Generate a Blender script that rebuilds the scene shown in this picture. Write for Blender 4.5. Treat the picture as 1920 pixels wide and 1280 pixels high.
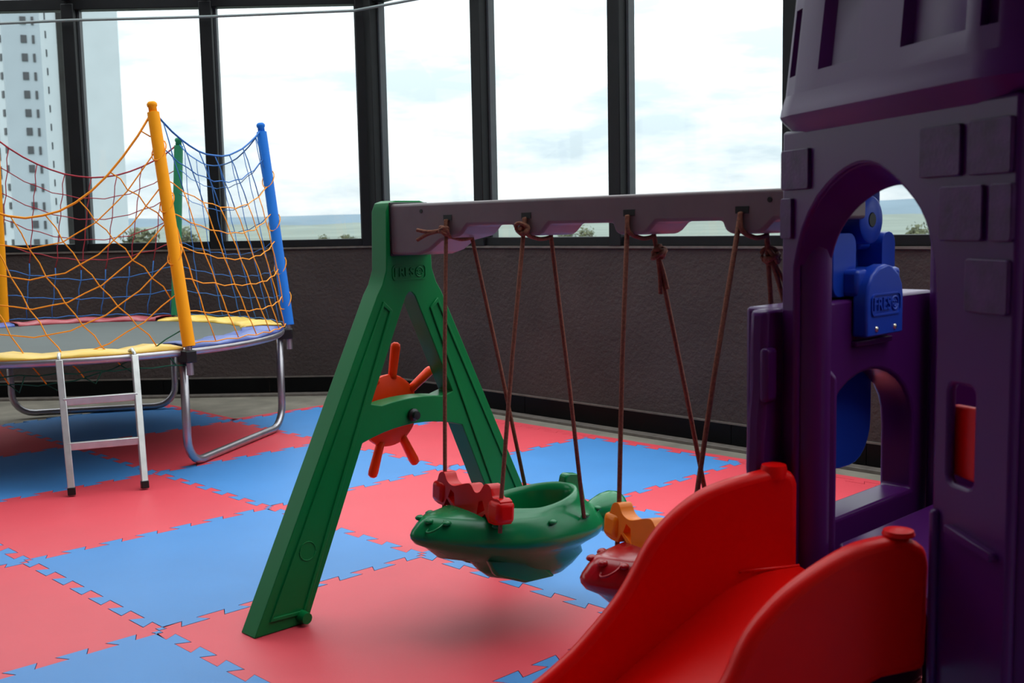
import bpy, bmesh, math, random
from math import sin, cos, pi, radians, sqrt, atan2
from mathutils import Vector, Matrix
from mathutils.geometry import tessellate_polygon

for o in list(bpy.data.objects):
    bpy.data.objects.remove(o, do_unlink=True)
scene = bpy.context.scene
COL = scene.collection
random.seed(7)

# ------------------------------------------------------------------ camera
FPX = 2072.5
PITCH, ROLL, YAW = .10622, -.01959, .77523
CAM = Vector((-1.444, -2.976, 1.1654))
Fv = Vector((cos(PITCH) * sin(YAW), cos(PITCH) * cos(YAW), -sin(PITCH)))
R0 = Vector((cos(YAW), -sin(YAW), 0))
U0 = R0.cross(Fv)
Rv = cos(ROLL) * R0 + sin(ROLL) * U0
Uv = -sin(ROLL) * R0 + cos(ROLL) * U0
cam_data = bpy.data.cameras.new('camera')
cam = bpy.data.objects.new('camera', cam_data)
COL.objects.link(cam)
cam_data.sensor_width = 36
cam_data.lens = FPX / 1920 * 36
cam_data.clip_end = 30000
cam_data.clip_start = .05
m3 = Matrix((Rv, Uv, -Fv)).transposed()
cam.matrix_world = Matrix.Translation(CAM) @ m3.to_4x4()
cam_data.dof.use_dof = True
cam_data.dof.focus_distance = 4.2
cam_data.dof.aperture_fstop = 7.1
scene.camera = cam


def ray(x, y):
    return (Fv * FPX + (x - 960) * Rv + (640 - y) * Uv) / FPX      # unit depth along the view axis


def onplane(x, y, p0, n):
    d = ray(x, y)
    p0, n = Vector(p0), Vector(n)
    return CAM + d * ((p0 - CAM).dot(n) / d.dot(n))


def onz(x, y, z=0.0):
    return onplane(x, y, (0, 0, z), (0, 0, 1))


def atdepth(x, y, Z):
    return CAM + ray(x, y) * Z


# ------------------------------------------------------------------ view
vs = scene.view_settings
vs.view_transform = 'Standard'
vs.look = 'None'
vs.exposure = 0.0
vs.gamma = 1.0
vs.use_curve_mapping = False

# ------------------------------------------------------------------ world: bright overcast sky
world = bpy.data.worlds.new('sky')
scene.world = world
world.use_nodes = True
nt = world.node_tree
nt.nodes.clear()


def wn(t, **k):
    n = nt.nodes.new(t)
    for a, b in k.items():
        setattr(n, a, b)
    return n


tc = wn('ShaderNodeTexCoord')
sep = wn('ShaderNodeSeparateXYZ')
nt.links.new(tc.outputs['Generated'], sep.inputs[0])
mp = wn('ShaderNodeMapping')
mp.inputs['Scale'].default_value = (2.2, 2.2, 9.0)
mp.inputs['Location'].default_value = (.35, 1.3, .25)
nt.links.new(tc.outputs['Generated'], mp.inputs[0])
nz = wn('ShaderNodeTexNoise')
nz.inputs['Scale'].default_value = 2.6
nz.inputs['Detail'].default_value = 7
nz.inputs['Roughness'].default_value = .55
nt.links.new(mp.outputs[0], nz.inputs['Vector'])
cr = wn('ShaderNodeValToRGB')
cr.color_ramp.elements[0].position = .38
cr.color_ramp.elements[0].color = (.60, .68, .73, 1)
cr.color_ramp.elements[1].position = .57
cr.color_ramp.elements[1].color = (1.0, 1.0, 1.0, 1)
nt.links.new(nz.outputs['Fac'], cr.inputs[0])
# overcast sky: about three times brighter overhead than at the horizon
gain = wn('ShaderNodeMath', operation='MULTIPLY_ADD')
gain.use_clamp = False
mx = wn('ShaderNodeMath', operation='MAXIMUM')
mx.inputs[1].default_value = 0
nt.links.new(sep.outputs['Z'], mx.inputs[0])
nt.links.new(mx.outputs[0], gain.inputs[0])
gain.inputs[1].default_value = 3.7
gain.inputs[2].default_value = 1.14
bg = wn('ShaderNodeBackground')
nt.links.new(cr.outputs[0], bg.inputs['Color'])
nt.links.new(gain.outputs[0], bg.inputs['Strength'])
wo = wn('ShaderNodeOutputWorld')
nt.links.new(bg.outputs[0], wo.inputs['Surface'])


# ------------------------------------------------------------------ materials
def material(name, col, rough=.5, spec=.5, metal=0.0, noise=0.0, nscale=8.0, bump=0.0, bscale=60.0, bdist=.002,
             col2=None, coat=0.0, detail=4):
    m = bpy.data.materials.new(name)
    m.use_nodes = True
    t = m.node_tree
    b = t.nodes['Principled BSDF']
    b.inputs['Roughness'].default_value = rough
    b.inputs['Metallic'].default_value = metal
    b.inputs['Specular IOR Level'].default_value = spec
    if coat:
        b.inputs['Coat Weight'].default_value = coat
        b.inputs['Coat Roughness'].default_value = .25
    co = t.nodes.new('ShaderNodeTexCoord')
    n = t.nodes.new('ShaderNodeTexNoise')
    n.inputs['Scale'].default_value = nscale
    n.inputs['Detail'].default_value = detail
    t.links.new(co.outputs['Object'], n.inputs['Vector'])
    r = t.nodes.new('ShaderNodeValToRGB')
    c2 = col2 if col2 else tuple(c * (1 - noise) for c in col)
    r.color_ramp.elements[0].color = (*c2, 1)
    r.color_ramp.elements[1].color = (*col, 1)
    r.color_ramp.elements[0].position = .3
    r.color_ramp.elements[1].position = .7
    t.links.new(n.outputs['Fac'], r.inputs[0])
    t.links.new(r.outputs[0], b.inputs['Base Color'])
    if bump:
        n2 = t.nodes.new('ShaderNodeTexNoise')
        n2.inputs['Scale'].default_value = bscale
        n2.inputs['Detail'].default_value = 3
        t.links.new(co.outputs['Object'], n2.inputs['Vector'])
        bp = t.nodes.new('ShaderNodeBump')
        bp.inputs['Strength'].default_value = bump
        bp.inputs['Distance'].default_value = bdist
        t.links.new(n2.outputs['Fac'], bp.inputs['Height'])
        t.links.new(bp.outputs[0], b.inputs['Normal'])
    return m


M = {}
M['concrete'] = material('concrete', (.235, .205, .165), .75, .3, noise=.35, nscale=5, bump=.4, bscale=90)
M['paint_dark'] = material('dark_textured_paint', (.054, .038, .035), .70, .22, noise=.3, nscale=2.5, bump=1.0, bscale=45, bdist=.006)
M['ledge'] = material('ledge_plaster', (.13, .105, .09), .6, .4, noise=.35, nscale=20)
M['black_tile'] = material('black_tile', (.003, .003, .003), .40, .10, noise=.3)
M['frame'] = material('dark_aluminium', (.007, .007, .008), .5, .2, noise=.3, nscale=12)
M['frame_lit_side'] = material('sky_lit_aluminium', (.06, .064, .07), .5, .35, noise=.2, nscale=12)  # same frame metal, painted paler for the flanks the sky lights
M['wall'] = material('wall_paint', (.40, .39, .37), .7, .3, noise=.1, nscale=3)
M['ceiling'] = material('ceiling_paint', (.30, .29, .28), .8, .2, noise=.1, nscale=3)
M['eva_red'] = material('red_foam', (.70, .062, .085), .48, .45, noise=.08, nscale=3, bump=.35, bscale=420, bdist=.001)
M['eva_blue'] = material('blue_foam', (.060, .235, .56), .48, .45, noise=.08, nscale=3, bump=.35, bscale=420, bdist=.001)
M['green'] = material('green_plastic', (.002, .175, .042), .38, .2, noise=.12, nscale=4, bump=.1, bscale=260, bdist=.0008)
M['green_boat'] = material('glossy_green_plastic', (.002, .17, .05), .24, .35, noise=.1, nscale=6, bump=.08, bscale=200, bdist=.0008)
M['red'] = material('red_plastic', (.72, .002, .001), .34, .2, noise=.08, nscale=4, bump=.06, bscale=240, bdist=.0006)
M['red_boat'] = material('glossy_red_plastic', (.42, .004, .010), .2, .45, noise=.1, nscale=6)
M['handle_red'] = material('handle_red_plastic', (.62, .003, .003), .28, .22, noise=.08, nscale=6)
M['orange'] = material('orange_plastic', (.92, .22, .003), .3, .22, noise=.08, nscale=6)
M['orange_red'] = material('orange_red_plastic', (1.0, .050, .002), .36, .15, noise=.06, nscale=6)
M['purple'] = material('purple_plastic', (.066, .006, .098), .32, .24, noise=.12, nscale=4, bump=.1, bscale=220, bdist=.0008)
M['block_purple'] = material('grained_purple_plastic', (.070, .012, .100), .5, .25, noise=.45, nscale=30, bump=.4, bscale=140, bdist=.0012)
M['blue'] = material('blue_plastic', (.008, .045, .40), .33, .28, noise=.1, nscale=5, bump=.06, bscale=240, bdist=.0006)
M['beam'] = material('grey_plastic', (.185, .140, .145), .4, .35, noise=.15, nscale=10, bump=.12, bscale=200, bdist=.0008)
M['black'] = material('black_plastic', (.008, .008, .008), .4, .4, noise=.2)
M['rope'] = material('brown_rope', (.26, .10, .062), .8, .2, noise=.45, nscale=160, bump=.8, bscale=380, bdist=.002)
M['steel'] = material('galvanised_tube', (.46, .43, .45), .34, .5, metal=.85, noise=.2, nscale=14)
M['alu'] = material('ladder_aluminium', (.62, .62, .60), .4, .5, metal=.6, noise=.2, nscale=20)
M['screw'] = material('steel_screw', (.7, .62, .5), .25, .5, metal=1.0)
M['tramp_mat'] = material('jumping_mat', (.06, .07, .066), .6, .3, noise=.15, nscale=3)
M['pad_yellow'] = material('yellow_vinyl', (.80, .50, .06), .38, .5, noise=.2, nscale=5, bump=.4, bscale=12, bdist=.01)
M['pad_blue'] = material('blue_vinyl', (.06, .10, .36), .38, .5, noise=.2, nscale=5, bump=.4, bscale=12, bdist=.01)
M['pad_red'] = material('red_vinyl', (.36, .03, .045), .38, .5, noise=.2, nscale=5, bump=.4, bscale=12, bdist=.01)
M['pole_yellow'] = material('orange_yellow_foam', (.98, .36, .006), .6, .15, noise=.08, nscale=6)
M['pole_blue'] = material('blue_foam_sleeve', (.015, .17, .62), .6, .2, noise=.08, nscale=6)
M['pole_green'] = material('green_foam_sleeve', (.006, .18, .075), .55, .4, noise=.08, nscale=6)
M['net_orange'] = material('orange_net_cord', (.90, .30, .01), .7, .3)
M['net_red'] = material('red_net_cord', (.34, .02, .035), .7, .3)
M['net_blue'] = material('blue_net_cord', (.03, .14, .42), .7, .3)
M['net_green'] = material('green_net_cord', (.01, .09, .05), .7, .3)
M['pipe'] = material('grey_conduit', (.20, .23, .23), .5, .4)
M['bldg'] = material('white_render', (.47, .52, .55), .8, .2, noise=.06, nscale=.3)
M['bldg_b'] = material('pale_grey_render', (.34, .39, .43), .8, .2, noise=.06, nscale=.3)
M['bldg_strip'] = material('brown_grey_cladding', (.15, .15, .145), .8, .2, noise=.25, nscale=.4)
M['bldg_win'] = material('dark_window_pane', (.06, .066, .075), .3, .5, noise=.5, nscale=.25)
M['land'] = material('hazy_fields', (.165, .195, .170), .9, .1, noise=.3, nscale=.004, detail=6)  # pale because distance haze is mixed into the base colour
M['hill'] = material('hazy_hills', (.135, .185, .225), .9, .1, noise=.22, nscale=.002, detail=6)  # bluish aerial haze is painted into the hills' own colour
M['leaf'] = material('olive_leaves', (.11, .12, .065), .8, .2, noise=.5, nscale=.9)
M['bark'] = material('tree_bark', (.10, .08, .06), .9, .1, noise=.3)


def glass_material():
    m = bpy.data.materials.new('window_glass')
    m.use_nodes = True
    t = m.node_tree
    t.nodes.clear()
    out = t.nodes.new('ShaderNodeOutputMaterial')
    tr = t.nodes.new('ShaderNodeBsdfTransparent')
    tr.inputs[0].default_value = (.95, .985, .985, 1)
    gl = t.nodes.new('ShaderNodeBsdfGlossy')
    gl.inputs['Roughness'].default_value = .02
    lw = t.nodes.new('ShaderNodeLayerWeight')
    lw.inputs['Blend'].default_value = .5
    pw = t.nodes.new('ShaderNodeMath')
    pw.operation = 'POWER'
    pw.inputs[1].default_value = 4.0
    fr = t.nodes.new('ShaderNodeMath')
    fr.operation = 'MULTIPLY_ADD'
    fr.inputs[1].default_value = .45
    fr.inputs[2].default_value = .02
    t.links.new(lw.outputs['Facing'], pw.inputs[0])
    t.links.new(pw.outputs[0], fr.inputs[0])
    mixn = t.nodes.new('ShaderNodeMixShader')
    t.links.new(fr.outputs[0], mixn.inputs[0])
    t.links.new(tr.outputs[0], mixn.inputs[1])
    t.links.new(gl.outputs[0], mixn.inputs[2])
    t.links.new(mixn.outputs[0], out.inputs[0])
    return m


M['glass'] = glass_material()

# ------------------------------------------------------------------ object helpers
OFF = {}


def link(o, parent):
    COL.objects.link(o)
    if parent is not None:
        o.parent = parent
    return o


def thing(name, label, cat, loc=(0, 0, 0), group=None, kind=None):
    o = bpy.data.objects.new(name, None)
    o.empty_display_size = .1
    COL.objects.link(o)
    o.location = loc
    OFF[o.name] = Vector(loc)
    tag(o, label, cat, group, kind)
    return o


def tag(o, label=None, cat=None, group=None, kind=None):
    if label:
        o['label'] = label
    if cat:
        o['category'] = cat
    if group:
        o['group'] = group
    if kind:
        o['kind'] = kind
    return o


def obj(name, geo, mat, parent=None, smooth=None, bevel=0, seg=2, base=None):
    """geo = (verts, faces) in world space; the object's own origin stays at its thing's base."""
    vs_, fs = geo
    off = OFF[parent.name] if parent is not None else (Vector(base) if base is not None else Vector((0, 0, 0)))
    me = bpy.data.meshes.new(name)
    me.from_pydata([tuple(Vector(v) - off) for v in vs_], [], [tuple(f) for f in fs])
    me.validate()
    bm = bmesh.new()
    bm.from_mesh(me)
    bmesh.ops.remove_doubles(bm, verts=bm.verts, dist=1e-6)
    bmesh.ops.recalc_face_normals(bm, faces=bm.faces)
    bm.to_mesh(me)
    bm.free()
    me.materials.append(M[mat] if isinstance(mat, str) else mat)
    o = bpy.data.objects.new(name, me)
    link(o, parent)
    if parent is None:
        o.location = off
    OFF[o.name] = off
    if bevel:
        b = o.modifiers.new('bevel', 'BEVEL')
        b.width = bevel
        b.segments = seg
        b.limit_method = 'ANGLE'
        b.angle_limit = radians(35)
        if smooth is None:
            smooth = True
    if smooth:
        for p in me.polygons:
            p.use_smooth = True
        if smooth != 'all':
            me.set_sharp_from_angle(angle=radians(42))
    return o


def join(*geos):
    V, Fc = [], []
    for v, f in geos:
        k = len(V)
        V += [Vector(a) for a in v]
        Fc += [tuple(i + k for i in q) for q in f]
    return V, Fc


def box(c, s, ax=None):
    c = Vector(c)
    X, Y, Z = ax if ax else (Vector((1, 0, 0)), Vector((0, 1, 0)), Vector((0, 0, 1)))
    X, Y, Z = Vector(X), Vector(Y), Vector(Z)
    V = [c + X * (s[0] / 2 * a) + Y * (s[1] / 2 * b) + Z * (s[2] / 2 * d)
         for a in (-1, 1) for b in (-1, 1) for d in (-1, 1)]
    return V, [(0, 1, 3, 2), (4, 6, 7, 5), (0, 4, 5, 1), (2, 3, 7, 6), (0, 2, 6, 4), (1, 5, 7, 3)]


def beam_box(a, b, w, h, up=(0, 0, 1)):
    a, b = Vector(a), Vector(b)
    d = (b - a)
    L = d.length
    d.normalize()
    s = d.cross(Vector(up)).normalized()
    u = s.cross(d)
    return box((a + b) / 2, (L, w, h), (d, s, u))


def frames(pts):
    n = len(pts)
    T = []
    for i in range(n):
        a = pts[max(0, i - 1)]
        b = pts[min(n - 1, i + 1)]
        t = (b - a)
        T.append(t.normalized() if t.length > 1e-9 else Vector((0, 0, 1)))
    up = Vector((0, 0, 1)) if abs(T[0].z) < .9 else Vector((1, 0, 0))
    N = [T[0].cross(up).normalized()]
    for i in range(1, n):
        v = N[-1] - T[i] * N[-1].dot(T[i])
        N.append(v.normalized() if v.length > 1e-9 else N[-1])
    return T, N


def tube(pts, r, n=8, cap=True, closed=False):
    pts = [Vector(p) for p in pts]
    rs = r if isinstance(r, (list, tuple)) else [r] * len(pts)
    V, Fc = [], []
    if closed:
        k = len(pts)
        T = [(pts[(i + 1) % k] - pts[i - 1]).normalized() for i in range(k)]
        N = [t.cross(Vector((0, 0, 1)) if abs(t.z) < .99 else Vector((1, 0, 0))).normalized() for t in T]
    else:
        T, N = frames(pts)
    for p, t, nn, rr in zip(pts, T, N, rs):
        bn = t.cross(nn)
        V += [p + (nn * cos(2 * pi * j / n) + bn * sin(2 * pi * j / n)) * rr for j in range(n)]
    k = len(pts)
    for i in range(k if closed else k - 1):
        for j in range(n):
            a, b = i * n, ((i + 1) % k) * n
            Fc.append((a + j, a + (j + 1) % n, b + (j + 1) % n, b + j))
    if cap and not closed:
        Fc.append(tuple(range(n))[::-1])
        Fc.append(tuple((k - 1) * n + j for j in range(n)))
    return V, Fc


def lathe(prof, n=24, origin=(0, 0, 0), ax=None):
    """prof: (radius, height) pairs about an axis"""
    O = Vector(origin)
    X, Y, Z = [Vector(a) for a in (ax if ax else ((1, 0, 0), (0, 1, 0), (0, 0, 1)))]
    V, Fc = [], []
    for r, h in prof:
        r = max(r, 1e-5)
        V += [O + X * (r * cos(2 * pi * j / n)) + Y * (r * sin(2 * pi * j / n)) + Z * h for j in range(n)]
    for i in range(len(prof) - 1):
        for j in range(n):
            Fc.append((i * n + j, i * n + (j + 1) % n, (i + 1) * n + (j + 1) % n, (i + 1) * n + j))
    Fc.append(tuple(range(n))[::-1])
    Fc.append(tuple((len(prof) - 1) * n + j for j in range(n)))
    return V, Fc


def prism(outer, holes, O, X, Y, Nn, d0, d1):
    """flat outline (with holes) in the X,Y plane of a frame, extruded along Nn from d0 to d1"""
    O, X, Y, Nn = Vector(O), Vector(X), Vector(Y), Vector(Nn)
    loops = [list(outer)] + [list(h) for h in holes]
    flat = [p for l in loops for p in l]
    tris = tessellate_polygon([[Vector((p[0], p[1], 0)) for p in l] for l in loops])
    n = len(flat)
    V = [O + X * p[0] + Y * p[1] + Nn * d0 for p in flat] + [O + X * p[0] + Y * p[1] + Nn * d1 for p in flat]
    Fc = [tuple(t) for t in tris] + [tuple(i + n for i in t)[::-1] for t in tris]
    k = 0
    for l in loops:
        m = len(l)
        for i in range(m):
            a, b = k + i, k + (i + 1) % m
            Fc.append((a, b, b + n, a + n))
        k += m
    return V, Fc


def dissolve_flat(o):
    me = o.data
    bm = bmesh.new()
    bm.from_mesh(me)
    bmesh.ops.dissolve_limit(bm, angle_limit=radians(.5), verts=bm.verts, edges=bm.edges)
    bm.to_mesh(me)
    bm.free()


def rrect(x0, y0, x1, y1, r, n=4):
    P = []
    for cx, cy, a0 in ((x1 - r, y0 + r, -90), (x1 - r, y1 - r, 0), (x0 + r, y1 - r, 90), (x0 + r, y0 + r, 180)):
        for i in range(n + 1):
            a = radians(a0 + 90 * i / n)
            P.append((cx + r * cos(a), cy + r * sin(a)))
    return P


def smooth_path(pts, n=6):
    """Catmull-Rom through points"""
    P = [Vector(p) for p in pts]
    out = []
    for i in range(len(P) - 1):
        p0, p1, p2, p3 = P[max(i - 1, 0)], P[i], P[i + 1], P[min(i + 2, len(P) - 1)]
        for k in range(n):
            t = k / n
            out.append(.5 * ((2 * p1) + (p2 - p0) * t + (2 * p0 - 5 * p1 + 4 * p2 - p3) * t * t + (3 * p1 - p0 - 3 * p2 + p3) * t ** 3))
    out.append(P[-1])
    return out


def ellipsoid(c, r, nu=12, nv=8, ax=None):
    c = Vector(c)
    X, Y, Z = [Vector(a) for a in (ax if ax else ((1, 0, 0), (0, 1, 0), (0, 0, 1)))]
    prof = [(sin(pi * i / nv), -cos(pi * i / nv)) for i in range(nv + 1)]
    V, Fc = [], []
    for pr, h in prof:
        pr = max(pr, 1e-4)
        V += [c + X * (r[0] * pr * cos(2 * pi * j / nu)) + Y * (r[1] * pr * sin(2 * pi * j / nu)) + Z * (r[2] * h) for j in range(nu)]
    for i in range(nv):
        for j in range(nu):
            Fc.append((i * nu + j, i * nu + (j + 1) % nu, (i + 1) * nu + (j + 1) % nu, (i + 1) * nu + j))
    return V, Fc


def text_geo(txt, size, O, X, Y, Nn, depth):
    cu = bpy.data.curves.new('lettering', 'FONT')
    cu.body = txt
    cu.size = size
    cu.extrude = depth / 2
    cu.align_x = 'CENTER'
    cu.align_y = 'CENTER'
    cu.offset = size * .012
    t = bpy.data.objects.new('lettering', cu)
    COL.objects.link(t)
    bpy.context.view_layer.update()
    me = bpy.data.meshes.new_from_object(t.evaluated_get(bpy.context.evaluated_depsgraph_get()))
    O, X, Y, Nn = Vector(O), Vector(X), Vector(Y), Vector(Nn)
    V = [O + X * v.co.x + Y * v.co.y + Nn * (v.co.z + depth / 2) for v in me.vertices]
    Fc = [tuple(p.vertices) for p in me.polygons]
    bpy.data.objects.remove(t)
    bpy.data.curves.remove(cu)
    bpy.data.meshes.remove(me)
    return V, Fc


def arc_tube(O, X, Y, r, a0, a1, rt, n=20, nn=6):
    O, X, Y = Vector(O), Vector(X), Vector(Y)
    return tube([O + X * (r * cos(radians(a0 + (a1 - a0) * i / n))) + Y * (r * sin(radians(a0 + (a1 - a0) * i / n))) for i in range(n + 1)], rt, nn)


def logo(parent, mat, O, X, Y, Nn, w):
    """raised FRES + smiling ring inside a raised rounded frame of width w"""
    O, X, Y, Nn = Vector(O), Vector(X), Vector(Y), Vector(Nn)
    h = w * .36
    out = rrect(-w / 2, -h / 2, w / 2, h / 2, h * .28)
    inn = rrect(-w / 2 + w * .028, -h / 2 + w * .028, w / 2 - w * .028, h / 2 - w * .028, h * .22)
    obj('logo_frame', prism(out, [inn], O, X, Y, Nn, -.001, .0028), mat, parent)
    obj('logo_lettering', text_geo('FRES', h * .80, O - X * (w * .155) - Nn * .001, X, Y, Nn, .0045), mat, parent)
    c = O + X * (w * .30)
    r = h * .30
    g = [tube([c + X * (r * cos(2 * pi * i / 24)) + Y * (r * sin(2 * pi * i / 24)) for i in range(24)], w * .022, 6, closed=True),
         arc_tube(c, X, Y, r * .5, 200, 340, w * .014)]
    for s in (-1, 1):
        g.append(ellipsoid(c + X * (s * r * .32) + Y * (r * .22), (w * .018,) * 3, 8, 6))
    obj('logo_smiley', join(*g), mat, parent, smooth='all')


# ------------------------------------------------------------------ the room
SILL = 1.03
ZB = -.012                      # concrete floor level; the foam mats' tops are at 0
XR = 3.3                        # window wall on the right
CORNER = Vector((3.3, 3.25, 0))
DL = Vector((-1, 1, 0)).normalized()          # along the slanted window wall, away from the corner
INL = Vector((-1, -1, 0)).normalized()        # its inward normal
DR = Vector((0, -1, 0))
INR = Vector((-1, 0, 0))
L_END = CORNER + DL * 4.53
TOPZ = 2.72

floor = obj('floor', box((-1, .8, ZB - .05), (9.4, 12.2, .1)), 'concrete', smooth=False)
tag(floor, 'bare grey concrete floor around the foam mats', 'floor', kind='structure')


def wallbox(a, b, z0, z1, inward, t):
    a, b, i = Vector(a), Vector(b), Vector(inward)
    c = (a + b) / 2 - i * (t / 2)
    d = (b - a)
    return box((c.x, c.y, (z0 + z1) / 2), (d.length, t, z1 - z0), (d.normalized(), i, Vector((0, 0, 1))))


def bay_wall(side, a, b, inward, label):
    w = obj('wall_' + side, wallbox(a, b, ZB - .06, SILL - .012, inward, .16), 'paint_dark', smooth=False)
    tag(w, label, 'wall', kind='structure')
    obj('sill_ledge', wallbox(Vector(a) + Vector(inward) * .012, Vector(b) + Vector(inward) * .012, SILL - .012, SILL, inward, .18), 'ledge', w)
    return w


R_END = Vector((3.3, -5.0, 0))
bay_wall('right', CORNER, R_END, INR, 'dark brown textured parapet below the row of tall windows')
bay_wall('left', L_END, CORNER, INL, 'dark textured parapet behind the trampoline')
NW = Vector((-5.0, L_END.y, 0))
bay_wall('north', NW, L_END, Vector((0, -1, 0)), 'dark parapet under the windows beyond the trampoline')
for nm, a, b, i in (('west', (-5, -5, 0), (-5, L_END.y, 0), (1, 0, 0)), ('back', (-5, -5, 0), (3.3, -5, 0), (0, 1, 0))):
    w = obj('wall_' + nm, wallbox(a, b, ZB - .06, 3.6, i, .16), 'wall', smooth=False)
    tag(w, 'plain grey wall closing the playroom on the %s side' % nm, 'wall', kind='structure')


def baseboard(side, a, b, inward, n, label):
    a, b, i = Vector(a), Vector(b), Vector(inward)
    core = obj('baseboard_' + side, wallbox(a + i * .004, b + i * .004, ZB - .001, .118, i, .004), 'ledge', smooth=False)
    tag(core, label, 'baseboard', kind='structure')
    d = (b - a)
    me = None
    for k in range(n):
        p, q = a + d * (k / n), a + d * ((k + 1) / n)
        e = d.normalized() * .002
        t = obj('tile', wallbox(p + e + i * .014, q - e + i * .014, .010, .112, i, .010), 'black_tile', core, smooth=False)
    obj('floor_ledge', wallbox(a + i * .075, b + i * .075, ZB - .001, .006, i, .075), 'ledge', core, bevel=.003)
    obj('top_bead', wallbox(a + i * .012, b + i * .012, .113, .122, i, .012), 'ledge', core)


baseboard('right', CORNER, R_END, INR, 11, 'black tiled skirting under the long window wall')
baseboard('left', L_END, CORNER, INL, 6, 'black tiled skirting behind the trampoline')


def window_wall(idx, stops, inward, corner_first, roof, label):
    """stops: points along the wall at the mullions' centres"""
    i = Vector(inward)
    along = (stops[-1] - stops[0]).normalized()
    for k in range(len(stops) - 1):
        a, b = stops[k], stops[k + 1]
        W = thing('window_%d' % idx[0], label, 'window', ((a.x + b.x) / 2, (a.y + b.y) / 2, SILL), kind='structure')
        idx[0] += 1
        off = -i * .05
        obj('sill_frame', beam_box(a + off + Vector((0, 0, SILL + .026)), b + off + Vector((0, 0, SILL + .026)), .09, .052), 'frame', W, bevel=.004)
        obj('head_frame', beam_box(a + off + Vector((0, 0, TOPZ)), b + off + Vector((0, 0, TOPZ)), .09, .075), 'frame', W, bevel=.004)
        obj('pane', beam_box(a - i * .07 + Vector((0, 0, (SILL + TOPZ) / 2)), b - i * .07 + Vector((0, 0, (SILL + TOPZ) / 2)), .006, TOPZ - SILL - .08), 'glass', W)
        if True:
            c, w = a, (.085 if not (corner_first and k == 0) else .16)
            obj('mullion', beam_box(c + off + Vector((0, 0, SILL)), c + off + Vector((0, 0, TOPZ)), w, .13, up=i), 'frame', W, bevel=.004)
            # lighter strips on both mullion flanks; sky light is put into their colour
            for s in (-1, 1):
                cc = c + along * (s * (w / 2 + .008)) - i * .075
                obj('lit_flank', beam_box(cc + Vector((0, 0, SILL + .05)), cc + Vector((0, 0, TOPZ - .03)), .016, .05, up=i), 'frame_lit_side', W)


idx = [1]
right_stops = [CORNER, Vector((3.3, 2.127, 0)), Vector((3.3, 1.02, 0)), Vector((3.3, -.08, 0)), Vector((3.3, -1.18, 0)),
               Vector((3.3, -2.28, 0)), Vector((3.3, -3.4, 0)), Vector((3.3, -5.0, 0))]
left_stops = [CORNER + DL * .02, CORNER + DL * 1.089, CORNER + DL * 2.036, CORNER + DL * 3.1, CORNER + DL * 4.53]
window_wall(idx, right_stops, INR, True, True, 'tall clear window in a dark frame above the right parapet')
window_wall(idx, [left_stops[0]] + left_stops[1:], INL, False, True, 'tall clear window in a dark frame behind the trampoline')
north_stops = [L_END + Vector((-1.2 * k, 0, 0)) for k in range(5)] + [NW]
window_wall(idx, north_stops, Vector((0, -1, 0)), False, False, 'clear window in a dark frame beyond the trampoline')

# glazed lean-to roof rising inward from the window heads, then a solid ceiling
RL, RZ = 3.3, 3.6


def inner(p, inw):
    q = p + inw * RL
    return Vector((q.x, q.y, RZ))


ic = Vector((XR - RL, 3.25 - .4142 * RL, RZ))
roof = thing('ceiling', 'glazed sloping roof over the play area with dark rafters', 'ceiling', (1.5, 1.5, TOPZ), kind='structure')


def roof_bays(stops, inw):
    inn = [ic if (s - CORNER).length < .1 else inner(s, inw) for s in stops]
    for k, s in enumerate(stops):
        a = Vector((s.x, s.y, TOPZ + .07))
        obj('rafter', beam_box(a, inn[k], .06, .10), 'frame', roof)
    for k in range(len(stops) - 1):
        a, b = stops[k], stops[k + 1]
        up = Vector((0, 0, TOPZ + .10))
        lift = Vector((0, 0, .02))
        V = [a + up, b + up, inn[k + 1] + lift, inn[k] + lift]
        V += [v + Vector((0, 0, .006)) for v in V]
        obj('roof_pane', (V, [(0, 1, 2, 3), (7, 6, 5, 4), (0, 4, 5, 1), (1, 5, 6, 2), (2, 6, 7, 3), (3, 7, 4, 0)]), 'glass', roof)
    return inn


inr = roof_bays(right_stops, INR)
inl = roof_bays(left_stops, INL)
cp = [(p.x, p.y) for p in reversed(inr)] + [(p.x, p.y) for p in inl[1:]] + [(L_END.x, L_END.y), (-5, L_END.y), (-5, -5)]
obj('ceiling_slab', prism(cp, [], (0, 0, 0), (1, 0, 0), (0, 1, 0), (0, 0, 1), RZ, RZ + .12), 'ceiling', roof)

# conduit clipped to the mullions
cz = [onplane(x, y, CORNER + INL * .07, INL) for x, y in ((-120, 49), (0, 44), (133, 38), (398, 31), (664, 20))]
c5 = onplane(772, 0, Vector((XR - .07, 0, 0)), (1, 0, 0))
kz = max(0.0, (TOPZ - c5.z) / max(c5.z - cz[-1].z, .01))
c6 = c5 + (c5 - cz[-1]) * kz          # runs up into the window head
c6.x = XR - .03
pipe = obj('conduit', tube(cz + [c5, c6], .0095, 8), 'pipe', smooth='all', base=tuple(cz[2]))
tag(pipe, 'thin grey conduit running across the upper windows', 'pipe')
for k in (2, 3, 4):
    obj('clip', beam_box(cz[k] + Vector((0, 0, -.035)), cz[k] + Vector((0, 0, .045)) - INL * .0, .035, .05), 'pipe', pipe, bevel=.004)

# ------------------------------------------------------------------ foam puzzle mats
NT, AMP, DV = 7, .020, .011


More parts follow.
